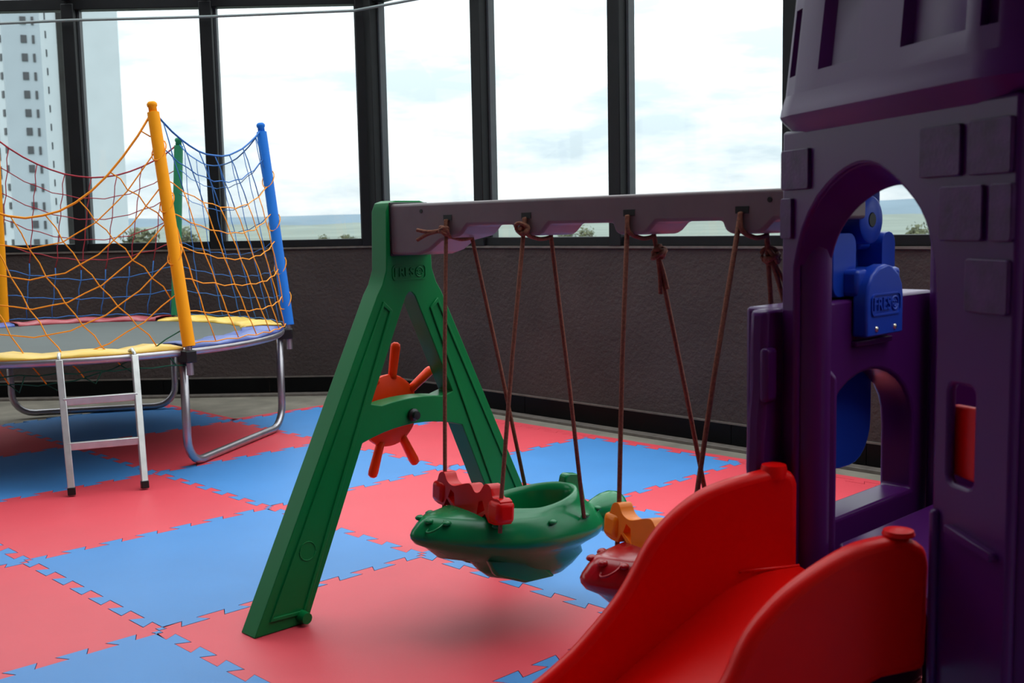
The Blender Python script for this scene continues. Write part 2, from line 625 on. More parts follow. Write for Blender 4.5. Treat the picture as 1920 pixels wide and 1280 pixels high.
def edge_poly(a, b):
    """dovetail polyline from grid point a to b (unit edge); shared by both neighbours"""
    rev = (a > b)
    if rev:
        a, b = b, a
    horiz = a[1] == b[1]
    P = [(0, 0), (.024, 0), (.016, AMP)]
    for k in range(1, 2 * NT):
        c = k / (2 * NT)
        s = 1 if k % 2 else -1
        P += [(c + DV, s * AMP), (c - DV, -s * AMP)]
    P += [(1 - .016, -AMP), (1 - .024, 0), (1, 0)]
    out = [(a[0] + s, a[1] + o) if horiz else (a[0] + o, a[1] + s) for s, o in P]
    return out[::-1] if rev else out


def inset(poly, g):
    n = len(poly)
    area = sum(poly[i][0] * poly[(i + 1) % n][1] - poly[(i + 1) % n][0] * poly[i][1] for i in range(n))
    sg = 1 if area > 0 else -1
    out = []
    for i in range(n):
        p0, p1, p2 = Vector(poly[i - 1]), Vector(poly[i]), Vector(poly[(i + 1) % n])
        d1, d2 = (p1 - p0).normalized(), (p2 - p1).normalized()
        n1, n2 = Vector((-d1.y, d1.x)) * sg, Vector((-d2.y, d2.x)) * sg
        b = n1 + n2
        L = max(b.length_squared / 2, .3)
        q = p1 + b * (g / L)
        out.append((q.x, q.y))
    return out


def clean(poly):
    out = []
    for p in poly:
        if not out or abs(p[0] - out[-1][0]) + abs(p[1] - out[-1][1]) > 1e-6:
            out.append(p)
    if abs(out[0][0] - out[-1][0]) + abs(out[0][1] - out[-1][1]) < 1e-6:
        out.pop()
    return out


puzzle = thing('puzzle_mat', 'interlocking red and blue foam puzzle mat covering the floor', 'play mat', (0, 0, ZB))
cells = [(i, j) for i in range(-4, 3) for j in range(-4, 4) if not (i == 2 and j == 3)]
for i, j in cells:
    e = edge_poly((i, j), (i + 1, j)) + edge_poly((i + 1, j), (i + 1, j + 1)) + edge_poly((i + 1, j + 1), (i, j + 1)) + edge_poly((i, j + 1), (i, j))
    dz = random.uniform(-.0012, 0)
    obj('foam_tile', prism(inset(clean(e), .0011), [], (0, 0, 0), (1, 0, 0), (0, 1, 0), (0, 0, 1), ZB, dz),
        'eva_blue' if (i + j) % 2 == 0 else 'eva_red', puzzle, smooth=False)
EW = .075
edges = [((3, j), (3, j + 1), (1, 0)) for j in range(-4, 3)] + [((2, 3), (3, 3), (0, 1)), ((2, 3), (2, 4), (1, 0))]
for a, b, o in edges:
    p = edge_poly(a, b)
    w = EW if o == (1, 0) and a[0] == 3 else .055
    q = [(b[0] + o[0] * w, b[1] + o[1] * w), (a[0] + o[0] * w, a[1] + o[1] * w)]
    obj('edging_strip', prism(inset(clean(p + q), .0011), [], (0, 0, 0), (1, 0, 0), (0, 1, 0), (0, 0, 1), ZB, -.0004),
        'eva_red', puzzle, smooth=False)

# ------------------------------------------------------------------ trampoline
TC = Vector((1.07, 3.09, 0))
TR, TZ = 1.148, .578
tramp = thing('trampoline', 'round trampoline with coloured pads, foam poles and safety net', 'trampoline', tuple(TC))


def tp(ang, r=TR, z=TZ):
    return Vector((TC.x + r * cos(radians(ang)), TC.y + r * sin(radians(ang)), z))


obj('frame_ring', tube([tp(a * 4) for a in range(90)], .021, 10, closed=True), 'steel', tramp, smooth='all')
V = [TC + Vector((0, 0, TZ + .012))] + [tp(a * 5, TR - .20, TZ + .014) for a in range(72)]
jm = obj('jumping_mat', (V, [(0, 1 + k, 1 + (k + 1) % 72) for k in range(72)]), 'tramp_mat', tramp)
PA = {'yf': -86, 'bl': -31, 'gr': 34, 'yl': 86, 'g2': 154, 'b2': 206}
order = ['yf', 'bl', 'gr', 'yl', 'g2', 'b2']
padcol = ['pad_blue', 'pad_yellow', 'pad_red', 'pad_blue', 'pad_red', 'pad_yellow']
for k in range(6):
    a0 = PA[order[k]]
    a1 = PA[order[(k + 1) % 6]] + (360 if k == 5 else 0)
    n = 26
    V, Fc = [], []
    prof = [(TR + .012, .012), (TR + .016, .020), (TR + .004, .030), (TR - .10, .036), (TR - .20, .030), (TR - .215, .016)]
    rr = random.Random(k)
    for s in range(n + 1):
        a = a0 + .6 + (a1 - a0 - 1.2) * s / n
        wv = .006 * sin(s * .9 + k) + rr.uniform(-.003, .003)
        for q, (r, h) in enumerate(prof):
            V.append(tp(a, r + (.008 * sin(s * 1.3 + k) if q >= 4 else 0), TZ + h + (wv if q in (2, 3, 4) else 0)))
    m = len(prof)
    for s in range(n):
        for q in range(m - 1):
            Fc.append((s * m + q, s * m + q + 1, (s + 1) * m + q + 1, (s + 1) * m + q))
    p = obj('pad', (V, Fc), padcol[k], tramp, smooth='all')
    so = p.modifiers.new('thick', 'SOLIDIFY')
    so.thickness = .006
for pair in (('yf', 'bl'), ('gr', 'yl'), ('g2', 'b2')):
    A, B = [tp(PA[q], TR - .012) for q in pair]
    A0, B0 = [Vector((v.x, v.y, .022)) for v in (A, B)]
    d = (B0 - A0).normalized()
    r = .13
    path = [A]
    path.append(Vector((A0.x, A0.y, r + .03)))
    for s in range(1, 7):
        t = pi / 2 * s / 6
        path.append(A0 + d * (r * (1 - cos(t))) + Vector((0, 0, r * (1 - sin(t)))))
    for s in range(0, 7):
        t = pi / 2 * s / 6
        path.append(B0 - d * (r * (1 - sin(t))) + Vector((0, 0, r * (1 - cos(t)))))
    path.append(Vector((B0.x, B0.y, r + .03)))
    path.append(B)
    obj('leg', tube(path, .021, 10), 'steel', tramp, smooth='all')

PTOP = {}
pcol = {'yf': 'yellow', 'bl': 'blue', 'gr': 'green', 'yl': 'yellow', 'g2': 'green', 'b2': 'blue'}
lean = {'yf': (284, 190), 'bl': (488, 230), 'gr': (335, 258)}
for k in order:
    b = tp(PA[k], TR + .045, TZ - .11)
    c = tp(PA[k], TR + .045, TZ + .03)
    if k in lean:      # top of the pole lies on its sight line at the depth of its foot
        dv = Vector((c.x - CAM.x, c.y - CAM.y, c.z - CAM.z)).dot(Fv)
        t = atdepth(*lean[k], dv + .02)
    else:
        t = tp(PA[k], TR - .01, 1.80)
    d = (t - c).normalized()
    PTOP[k] = t
    P = obj('pole', tube([c, t - d * .055], [.031, .029], 14), 'pole_' + pcol[k], tramp, smooth=True)
    obj('pole_cap', lathe([(.020, -.058), (.0195, -.03), (.024, -.024), (.025, -.012), (.018, -.003), (.006, 0)], 14, t,
                          (d.orthogonal().normalized(), d.cross(d.orthogonal().normalized()), d)), 'pole_' + pcol[k], P, smooth='all')
    obj('pole_tube', tube([b, c + d * .03], .017, 10), 'steel', P, smooth=True)
    rad = Vector((cos(radians(PA[k])), sin(radians(PA[k])), 0))
    obj('bracket', box(tp(PA[k], TR + .022, TZ - .02), (.085, .06, .06), (rad, Vector((-rad.y, rad.x, 0)), Vector((0, 0, 1)))), 'black', P, bevel=.006)


def net_panel(k0, k1, rows, cols, sag, colr, rad, slant=0.0, zlow=None, zflip=.4, bulge=.0, drop=0.0, keep=.8):
    """knotted net between two poles: cords across (sagging) and cords down (slanting), one mesh per cord colour"""
    a, b = PTOP[k0], PTOP[k1]
    lo0, lo1 = tp(PA[k0], TR + .03, TZ + .04 + drop), tp(PA[k1], TR + .03, TZ + .04 + drop)
    rr = random.Random(hash((k0, k1)) % 1000 if False else order.index(k0) * 17 + 3)
    mid_out = ((lo0 + lo1) / 2 - TC)
    mid_out.z = 0
    mid_out.normalize()

    def S(u, v):
        """u along the panel, v from top 0 to bottom 1"""
        t0 = a.lerp(lo0, v)
        t1 = b.lerp(lo1, v)
        p = t0.lerp(t1, u)
        arc = 4 * u * (1 - u)
        p = p + mid_out * (arc * (bulge + (.13 * v)))
        p.z -= sag * arc * (1 - v) ** keep
        return p

    nets = {0: [], 1: []}
    for i in range(rows + 1):
        v = .035 + .965 * i / rows
        n = cols * 2
        jit = [rr.uniform(-.002, .002) for _ in range(n + 1)]
        pts = []
        for s in range(n + 1):
            p = S(s / n, v)
            p.z += jit[s] + (.004 if s % 2 else -.004) * (0 if i == 0 else 1)
            pts.append(p)
        nets[0 if v < zflip else 1].append(tube(pts, rad * (1.7 if i == 0 else 1), 5))
    for j in range(-int(abs(slant) * cols) - 1, cols + int(abs(slant) * cols) + 2):
        seg = {0: [], 1: []}
        for i in range(rows * 2 + 1):
            v = .035 + .965 * i / (rows * 2)
            u = (j + .5) / cols + slant * v + rr.uniform(-.002, .002) + (.003 if i % 2 else -.003)
            if 0 <= u <= 1:
                q = 0 if v < zflip else 1
                seg[q].append(S(u, v))
                if q == 1 and seg[0] and len(seg[1]) == 1:
                    seg[0].append(seg[1][0])
        for q in (0, 1):
            if len(seg[q]) > 1:
                nets[q].append(tube(seg[q], rad, 5))
    for q in (0, 1):
        if nets[q]:
            o = obj('net_panel', join(*nets[q]), colr[q], tramp, smooth='all')
            o['kind'] = 'stuff'


net_panel('yf', 'bl', 7, 7, .19, ('net_blue', 'net_orange'), .0030, slant=.22, zflip=.28)
net_panel('bl', 'gr', 7, 7, .18, ('net_blue', 'net_blue'), .0024, slant=-.1)
net_panel('gr', 'yl', 7, 7, .24, ('net_red', 'net_blue'), .0032, slant=.1, zflip=.60)
net_panel('yl', 'g2', 7, 7, .20, ('net_red', 'net_green'), .0028, zflip=.5)
net_panel('g2', 'b2', 7, 7, .20, ('net_blue', 'net_blue'), .0030)
net_panel('b2', 'yf', 7, 8, .52, ('net_orange', 'net_green'), .0033, slant=.40, zflip=.84, drop=-.10, keep=.42)
# net ties round the yellow and blue poles
for k, zz in (('yf', (1.55, 1.30, 1.05)), ('bl', (1.45, 1.2, .95, .75))):
    c = tp(PA[k], TR + .045, TZ + .03)
    for z in zz:
        f_ = (z - c.z) / (PTOP[k].z - c.z)
        p = c.lerp(PTOP[k], f_)
        obj('net_tie', tube([p + Vector((.034 * cos(t * pi / 8), .034 * sin(t * pi / 8), .05 * sin(t * pi / 8 + 1))) for t in range(16)], .0032, 5, closed=True),
            'net_orange', tramp, smooth='all')

# ladder hooked on the trampoline's rim
l0, l1 = onz(135, 930), onz(272, 917)
ladder = thing('trampoline_ladder', 'small aluminium two-rung ladder hooked on the trampoline rim', 'ladder', tuple((l0 + l1) / 2))
tops = []
for (fx, fy), (tx, ty), p in (((135, 930), (113, 676), l0), ((272, 917), (250, 670), l1)):
    t = onz(tx, ty, TZ + .0)
    # the rail's top lies just outside the ring
    v = Vector((t.x - TC.x, t.y - TC.y, 0)).normalized()
    t = Vector((TC.x, TC.y, TZ + .012)) + v * (TR + .05)
    tops.append(t)
    rl = obj('rail', beam_box(Vector((p.x, p.y, .02)), t, .030, .022, up=(p - TC)), 'alu', ladder, bevel=.003)
    obj('hook', tube([t - Vector((0, 0, .03)), t + Vector((0, 0, .012)), t + Vector((0, 0, .026)) - v * .035, t - v * .078 + Vector((0, 0, .014)), t - v * .088 - Vector((0, 0, .018))], .008, 8), 'alu', rl, smooth='all')
    obj('foot', beam_box(Vector((p.x, p.y, .005)), Vector((p.x, p.y, .028)).lerp(t, .02), .034, .026, up=(p - TC)), 'black', rl, bevel=.003)
for f_ in (.36, .69):
    obj('rung', beam_box(l0.lerp(tops[0], f_), l1.lerp(tops[1], f_), .024, .034, up=(0, 0, 1)), 'alu', ladder, bevel=.003)

# ------------------------------------------------------------------ swing frame (A-frame, beam, steering wheel)
XC, YF, YBk = .764, -.27, -.195
swing = thing('swing_frame', 'green plastic swing A-frame carrying a long grey beam', 'swing frame', (XC, (YF + YBk) / 2, 0))


def mirror(P):
    return [(2 * XC - x, z) for x, z in reversed(P)]


hl = [(.155, .0), (.635, .955), (.655, .985), (.672, 1.03), (.678, 1.21), (.690, 1.236), (.715, 1.243)]
outer = hl + mirror(hl) + [(2 * XC - .335, .0)]
upper_in = [(XC + .005, .958), (XC + .018, .945), (XC + .030, .92), (XC + .168, .622)]
bt = [(XC + .168 - .336 * s / 8, .604 + .018 * (1 - (1 - 2 * s / 8) ** 2)) for s in range(1, 8)]
hole1 = upper_in + bt + mirror(upper_in)
# lower edge: inner legs and the underside of the curved cross bar
bb = [(XC + .205 - .41 * s / 10, .505 + .033 * (1 - (1 - 2 * s / 10) ** 2)) for s in range(0, 11)]
outer = hl + mirror(hl) + [(2 * XC - .335, 0)] + bb + [(.335, 0)]
A_ = obj('a_frame', prism(outer, [hole1], (0, 0, 0), (1, 0, 0), (0, 0, 1), (0, 1, 0), YF, YBk), 'green', swing)
dissolve_flat(A_)
bv = A_.modifiers.new('bevel', 'BEVEL')
bv.width, bv.segments, bv.limit_method, bv.angle_limit = .016, 4, 'ANGLE', radians(40)
for p in A_.data.polygons:
    p.use_smooth = True
A_.data.set_sharp_from_angle(angle=radians(40))
# raised rims that leave a shallow panel along each leg
for s in (-1, 1):
    def mxp(p):
        return (p[0], p[1]) if s < 0 else (2 * XC - p[0], p[1])
    ro = [mxp(q) for q in ((.205, .035), (.330, .030), (.688, .905), (.655, .935))]
    ri = [mxp(q) for q in ((.217, .046), (.321, .042), (.676, .902), (.655, .918))]
    obj('leg_rib', prism(ro, [ri], (0, 0, 0), (1, 0, 0), (0, 0, 1), (0, -1, 0), -YF - .002, -YF + .0055), 'green', A_, bevel=.002)
    c = mxp((.345, .215))
    obj('round_mark', tube([Vector((c[0] + .028 * cos(2 * pi * i / 24), YF, c[1] + .028 * sin(2 * pi * i / 24))) for i in range(24)], .0022, 5, closed=True), 'green', A_, smooth='all')
    f0 = mxp((.315, .03))
    obj('foot_knob', tube([Vector((f0[0], YF + .02, .024)), Vector((f0[0], YF - .030, .024))], [.022, .017], 12), 'green', A_, smooth=True)
logo(A_, 'green', (XC - .003, YF, 1.020), (1, 0, 0), (0, 0, 1), (0, -1, 0), .135)
# beam: deep rounded end in the A-frame's socket, then a slim bar with four rope lugs
BX0, BX1, BT = .692, .836, 1.2315
LUG = [-.537, -.859, -1.217, -1.546]
prof = [(-.262, BT), (-1.775, BT), (-1.775, 1.160)]
for y in reversed(LUG):
    prof += [(y - .085, 1.1625), (y - .060, 1.140), (y - .045, 1.132), (y + .030, 1.132), (y + .045, 1.140), (y + .055, 1.1625)]
prof = prof[:-3]
prof += [(LUG[0] + .035, 1.118), (LUG[0] + .085, 1.090), (LUG[0] + .135, 1.077), (-.262, 1.077)]
bm_ = obj('beam', prism(prof, [], (0, 0, 0), (0, 1, 0), (0, 0, 1), (1, 0, 0), BX0, BX1), 'beam', swing)
dissolve_flat(bm_)
bv = bm_.modifiers.new('bevel', 'BEVEL')
bv.width, bv.segments, bv.limit_method, bv.angle_limit = .010, 3, 'ANGLE', radians(20)
for p in bm_.data.polygons:
    p.use_smooth = True
bm_.data.set_sharp_from_angle(angle=radians(40))
for y in LUG:       # dark rope slots on both flanks
    for x, s in ((BX0, -1), (BX1, 1)):
        obj('rope_slot', box((x, y - .002, 1.186), (.003, .036, .016)), 'black', bm_)
for y in (-.42, -1.62):
    for x in (BX0, BX1):
        obj('bolt_hole', tube([(x - .002, y, 1.207), (x + .002, y, 1.207)], .006, 12), 'black', bm_)
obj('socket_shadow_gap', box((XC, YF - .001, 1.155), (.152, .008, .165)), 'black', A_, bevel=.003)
# steering wheel behind the cross bar
wc = Vector((XC - .004, -.145, .567))
wheel = obj('steering_wheel', lathe([(.0, .014), (.06, .013), (.105, .010), (.117, .004), (.119, -.004), (.112, -.011), (.05, -.014), (.0, -.014)], 40, wc,
                                    ((1, 0, 0), (0, 0, 1), (0, -1, 0))), 'orange_red', swing, smooth=True)
for a in (80, 32, -14, -61, -110, -157, 155, 118):
    d = Vector((cos(radians(a)), 0, sin(radians(a))))
    obj('spoke', tube([wc + d * .105, wc + d * .13, wc + d * .205, wc + d * .218, wc + d * .224], [.0145, .0145, .0165, .0145, .006], 12), 'orange_red', wheel, smooth='all')
obj('hub', lathe([(.03, 0), (.028, .022), (.018, .034), (.016, .05)], 20, wc, ((1, 0, 0), (0, 0, 1), (0, -1, 0))), 'orange_red', wheel, smooth=True)
obj('axle_bolt', lathe([(.020, -.004), (.021, .010), (.014, .016), (.013, .026), (.0, .028)], 16, (XC - .007, YF, .567), ((1, 0, 0), (0, 0, 1), (0, -1, 0))), 'black', swing, smooth=True)


# ------------------------------------------------------------------ boat swings
def loop_knot(c, s, seed):
    rr = random.Random(seed)
    g = []
    for k in range(4):
        n = Vector((rr.uniform(-1, 1), rr.uniform(-1, 1), rr.uniform(-1, 1))).normalized()
        a = n.orthogonal().normalized()
        b = n.cross(a)
        r = s * rr.uniform(.75, 1.05)
        o = Vector(c) + Vector((rr.uniform(-1, 1), rr.uniform(-1, 1), rr.uniform(-.8, .8))) * s * .25
        g.append(tube([o + a * (r * cos(2 * pi * i / 14)) + b * (r * .8 * sin(2 * pi * i / 14)) for i in range(14)], .0058, 6, closed=True))
    return join(*g)


def boat_swing(center, hullm, handm, ylug, label, cat='swing', tails='short', seed=1, yaw=0):
    cx, cy, cz_ = center
    sw = thing('boat_swing', label, cat, center, group='boat swings hanging from the beam')
    tilt = radians(4)          # nose up
    rz = Matrix.Rotation(-radians(yaw), 3, 'Z')
    Xa = rz @ Vector((cos(tilt), 0, -sin(tilt)))       # towards the tail
    Ya = rz @ Vector((0, 1, 0))
    Za = rz @ Vector((sin(tilt), 0, cos(tilt)))
    O = Vector(center)

    def P(x, y, z):
        return O + Xa * x + Ya * y + Za * z

    nth = 56

    def outline(t, k):
        c, s = cos(t), sin(t)
        nose = max(0, -c)
        x = (.315 if c > 0 else .345) * c
        y = .172 * s * (1 - .42 * nose ** 2.2)
        return x * k, y * k

    def cock(t, k):      # cockpit opening, set back on the deck
        c, s = cos(t), sin(t)
        return .045 + .155 * c * k, .112 * s * k

    rings = []
    # outside from keel to edge, over the deck to the cockpit rim, then down into the cockpit
    for k, z in ((.05, -.182), (.30, -.180), (.45, -.168), (.56, -.145), (.66, -.115), (.74, -.092), (.86, -.072), (.955, -.058), (.992, -.044), (1.0, -.034), (.985, -.022), (.94, -.002), (.88, .018), (.80, .032)):
        r = []
        for i in range(nth):
            t = 2 * pi * i / nth
            x, y = outline(t, k)
            if k < .7:      # the seat bucket is narrower and sits aft of the middle
                x = .055 + x * .9
            if k > .9 and cos(t) < -.5:
                pass
            r.append(P(x, y, z + (.012 * max(0, -cos(t)) ** 3 if k > .8 else 0)))
        rings.append(r)
    for k, z, lift in ((1.12, .038, .016), (1.05, .047, .028), (.98, .047, .028), (.94, .03, .02), (.88, -.06, .0), (.80, -.13, 0), (.55, -.15, 0), (.05, -.155, 0)):
        r = []
        for i in range(nth):
            t = 2 * pi * i / nth
            x, y = cock(t, k)
            r.append(P(x, y, z + lift * max(0, cos(t) + .25) ** 1.2))
        rings.append(r)
    V, Fc = [], []
    for r in rings:
        V += r
    for a in range(len(rings) - 1):
        for i in range(nth):
            Fc.append((a * nth + i, a * nth + (i + 1) % nth, (a + 1) * nth + (i + 1) % nth, (a + 1) * nth + i))
    Fc.append(tuple(range(nth))[::-1])
    Fc.append(tuple((len(rings) - 1) * nth + i for i in range(nth)))
    hull = obj('hull', (V, Fc), hullm, sw, smooth='all')
    # rope eyes, rivets, emblem
    for t in (25, 62, 100, 140, 165, -25, -55, -85, -118, -148, 195):
        x, y = outline(radians(t), .915)
        obj('rivet', ellipsoid(P(x, y, .014 + .008 * max(0, -cos(radians(t))) ** 3), (.015, .012, .008), 10, 6), hullm, hull, smooth='all')
    obj('nose_emblem', tube([P(-.295 + .026 * cos(2 * pi * i / 20), -.045 + .018 * sin(2 * pi * i / 20), .010 + .014 * cos(2 * pi * i / 20)) for i in range(20)], .003, 5, closed=True), hullm, hull, smooth='all')
    # jet nozzle at the tail
    obj('nozzle', lathe([(.024, .25), (.030, .275), (.046, .305), (.060, .340), (.066, .370), (.063, .392), (.050, .402), (.044, .390), (.0, .370)], 28, P(0, 0, -.020), (Ya, Za, Xa)), hullm, sw, smooth='all')
    obj('tail_fin', prism([(.185, .02), (.285, .005), (.262, .095), (.253, .104), (.208, .108), (.198, .100)], [], P(0, 0, 0), Xa, Za, Ya, .015, .050), hullm, sw, bevel=.008, seg=3)
    for s in (-1, 1):
        obj('keel_skid', prism([(-.15, -.09), (.03, -.115), (.09, -.165), (-.02, -.172), (-.12, -.140)], [], P(0, 0, 0), Xa, Za, Ya, s * .085 - .014, s * .085 + .014), hullm, hull, bevel=.008, seg=3)
    # handle bar across the bow
    hx = -.150
    top = [(-.175, .055), (-.175, .118), (-.160, .124), (-.135, .124), (-.122, .150), (-.095, .154), (-.070, .128), (-.045, .122), (-.020, .140), (.010, .136), (.040, .126), (.075, .118), (.105, .126), (.125, .148), (.150, .142), (.162, .118), (.175, .112), (.175, .055)]
    bot = [(.150, .050), (.120, .050), (.105, .075), (.060, .045), (.02, .038), (-.06, .038), (-.10, .070), (-.120, .050), (-.150, .050)]
    holes = [[(-.098, .080), (-.085, .105), (-.066, .098), (-.058, .060)], [(.098, .080), (.085, .105), (.066, .098), (.058, .060)]]
    top = [(p.x, p.y) for p in smooth_path([(a, b, 0) for a, b in top[1:-1]], 4)]
    top = [(-.175, .055)] + top + [(.175, .055)]
    hb = obj('handle', prism([(a, b - .026) for a, b in top + bot], [[(a, b - .026) for a, b in h] for h in holes], P(hx, 0, 0), Ya, Za, Xa, -.020, .020), handm, sw)
    dissolve_flat(hb)
    b_ = hb.modifiers.new('bevel', 'BEVEL')
    b_.width, b_.segments, b_.limit_method, b_.angle_limit = .009, 3, 'ANGLE', radians(50)
    for p in hb.data.polygons:
        p.use_smooth = True
    hb.data.set_sharp_from_angle(angle=radians(60))
    for s in (-1, 1):
        obj('grip_block', box(P(hx, s * .150, .060), (.058, .062, .062), (Xa, Ya, Za)), handm, hb, bevel=.014, seg=3)
    # ropes
    for s, yl in ((1, ylug[0]), (-1, ylug[1])):
        fr = P(hx, s * .150, .0)
        tf = Vector((BX0 - .004, yl, 1.178))
        mid = P(hx, s * .150, .10)
        obj('rope', tube([fr, mid, mid.lerp(tf, .5) + Vector((0, .004, -.002)), tf, Vector((BX0 + .03, yl, 1.19))], .0062, 7), 'rope', sw, smooth='all')
        rr_ = P(.150, s * .142, .012)
        tr_ = Vector((BX0 + .085, yl - .012, 1.127))
        obj('rope', tube([rr_, rr_.lerp(tr_, .5) + Vector((.004, 0, -.003)), tr_, Vector((BX0 + .085, yl - .01, 1.150))], .0062, 7), 'rope', sw, smooth='all')
        # turn of rope under the lug and the knot
        obj('rope', tube(smooth_path([(BX0 - .006, yl, 1.18), (BX0 - .010, yl - .008, 1.14), (BX0 + .03, yl - .012, 1.124), (BX0 + .06, yl - .012, 1.123), tr_]), .0058, 7), 'rope', sw, smooth='all')
        rq = random.Random(seed + (3 if s > 0 else 5))
        if tails == 'short':
            kc = Vector((BX0 - .016, yl - .002, 1.150))
            obj('knot', loop_knot(kc, .017, seed + (0 if s > 0 else 9)), 'rope', sw, smooth='all')
            if s > 0:
                for q in range(2):
                    obj('rope_end', tube(smooth_path([kc, kc + Vector((-.02, .045, -.004 - q * .006)), kc + Vector((-.03, .085, -.012 - q * .03 + .014))]), .0056, 7), 'rope', sw, smooth='all')
        else:
            kc = Vector((BX0 + .092, yl - .016, 1.085 if s > 0 else 1.080))
            obj('rope', tube(smooth_path([tr_, kc]), .0058, 7), 'rope', sw, smooth='all')
            obj('knot', loop_knot(kc, .021, seed + (2 if s > 0 else 4)), 'rope', sw, smooth='all')
            for q in range(2):
                dd = Vector((.006 + .010 * q, (-.006 if s > 0 else -.034) - .014 * q, -.105 + .012 * q))
                obj('rope_end', tube(smooth_path([kc, kc + dd * .5 + Vector((.003, 0, 0)), kc + dd]), .0056, 7), 'rope', sw, smooth='all')
    return sw


boat_swing((.780, -.700, .308), 'green_boat', 'handle_red', (LUG[0], LUG[1]), 'glossy green boat-shaped swing seat with a red handle', seed=11, yaw=10)
boat_swing((.760, -1.383, .328), 'red_boat', 'orange', (LUG[2], LUG[3]), 'glossy red boat-shaped swing seat with an orange handle', tails='long', seed=40, yaw=17)

# ------------------------------------------------------------------ castle tower (hexagonal)
SD = .68
V0 = Vector((.5, -1.77, 0))
T0 = Vector((-.5, -.8660254, 0))
N0 = Vector((-.8660254, .5, 0))
HC = Vector((.84, -1.77 - SD * .8660254, 0))
castle = thing('play_castle', 'purple plastic hexagonal castle tower with battlements and an arched doorway', 'play castle', tuple(HC))
Zax = Vector((0, 0, 1))
# side frames: k=0 front (slide) face, then round; origin at its left end seen from outside
faces = []
for k in range(6):
    a = radians(60 * k)
    rot = Matrix.Rotation(a, 3, 'Z')
    faces.append((HC + rot @ (V0 - HC), rot @ T0, rot @ N0))


def fp(k, m, z, n=0.0):
    O, T, N = faces[k]
    return O + T * m + N * n + Zax * z


arch = [(.052, 0), (.052, 1.07), (.082, 1.143), (.137, 1.202), (.202, 1.238), (.25, 1.253), (.290, 1.257), (.335, 1.249), (.389, 1.222), (.435, 1.19), (.465, 1.157), (.485, 1.111), (.496, 1.043), (.500, .98), (.500, 0)]
arch_s = [(.052, 0)] + [(p.x, p.y) for p in smooth_path([(a, b, 0) for a, b in arch[1:-1]], 2)] + [(.500, 0)]
outl = [(0, 0), (0, 1.335), (SD, 1.335), (SD, 0)] + arch_s[::-1]
slot = rrect(.538, .750, .598, .905, .012, 2)
O, T, N = faces[0]
fw = obj('front_wall', prism(outl, [slot], O, T, Zax, N, -.016, 0.0), 'purple', castle)
dissolve_flat(fw)
bv = fw.modifiers.new('bevel', 'BEVEL')
bv.width, bv.segments, bv.limit_method, bv.angle_limit = .007, 3, 'ANGLE', radians(40)
for p in fw.data.polygons:
    p.use_smooth = True
fw.data.set_sharp_from_angle(angle=radians(45))
blocks = [(.458, 1.224, .560, 1.302), (.577, 1.223, .672, 1.303), (.511, 1.126, .613, 1.209), (.628, 1.126, .676, 1.209), (.006, 1.220, .112, 1.297), (.004, 1.125, .048, 1.204), (.577, 1.02, .672, 1.10)]
for a, b, c, d in blocks:
    obj('stone_block', prism(rrect(a, b, c, d, .006, 2), [], O, T, Zax, N, -.004, .007), 'block_purple', fw, bevel=.005, seg=2)
# thicker lower doorway pillars and moulded ribs
for m0, m1 in ((.0, .052), (.500, .53)):
    pass
obj('doorway_rib', prism([(.505, .70), (.522, .70), (.522, .30), (.505, .30)], [], O, T, Zax, N, -.004, .010), 'purple', fw, bevel=.006)
obj('moulded_rib', prism([(.545, .685), (.66, .668), (.66, .655), (.545, .672)], [], O, T, Zax, N, -.004, .012), 'purple', fw, bevel=.005)
obj('jamb_pillar', prism([(-.03, 0), (-.03, .93), (-.060, .92), (-.078, .87), (-.100, .845), (-.100, 0)], [], O, N, Zax, T, .004, .0525), 'purple', fw, bevel=.010, seg=3)
al = [(p.x, p.y) for p in smooth_path([(a, b, 0) for a, b in arch[1:-1]], 3)]
al_o = []
for q, (a, b) in enumerate(al):
    cx_, cy_ = .275, 1.02
    dv = Vector((a - cx_, b - cy_)).normalized()
    al_o.append((min(max(a + dv.x * .045, .004), SD - .004), b + dv.y * .045))
def lin(P2, n):
    return [O + T * a + Zax * z + N * n for a, z in P2]


al_b = [(a, z if z < 1.06 else 1.06 + (z - 1.06) * .80) for a, z in al]
lps = [lin(al, -.004), lin(al_b, -.080), lin(al_o, -.080), lin(al_o, -.004)]
nl = len(al)
LV = [v for l in lps for v in l]
LF = [(q * nl + i, q * nl + i + 1, ((q + 1) % 4) * nl + i + 1, ((q + 1) % 4) * nl + i) for q in range(4) for i in range(nl - 1)]
LF += [tuple(q * nl for q in range(4)), tuple(q * nl + nl - 1 for q in range(4))]
obj('arch_liner', (LV, LF), 'purple', fw, bevel=.006, seg=3)

# battlement: a bulging band right round the top with sunk windows
def round_hex(off, rad, z, nseg=3):
    P = []
    for k in range(6):
        Ok, Tk, Nk = faces[k]
        ap = off / cos(radians(30))
        vtx = HC + (Ok - HC) + ((Ok - HC).normalized() * ap)       # left end of face k
        Tp, Np = faces[k][1], faces[k][2]
        pk = faces[(k - 1) % 6]
        cdir = -(Ok - HC).normalized()
        cen = vtx + cdir * (rad / cos(radians(30)))
        a_prev = faces[(k + 1) % 6][2]
        n_from = atan2(faces[(k - 1) % 6][2].y, faces[(k - 1) % 6][2].x)
        n_to = atan2(Nk.y, Nk.x)
        # the neighbour that shares this vertex is whichever normal is 60 degrees the other side
        base = atan2(-cdir.y, -cdir.x)
        sgn = 1 if ((n_to - base + pi) % (2 * pi) - pi) > 0 else -1
        for s in range(nseg + 1):
            t = base + sgn * radians(-30 + 60 * s / nseg)
            P.append(Vector((cen.x + rad * cos(t), cen.y + rad * sin(t), z)))
    return P


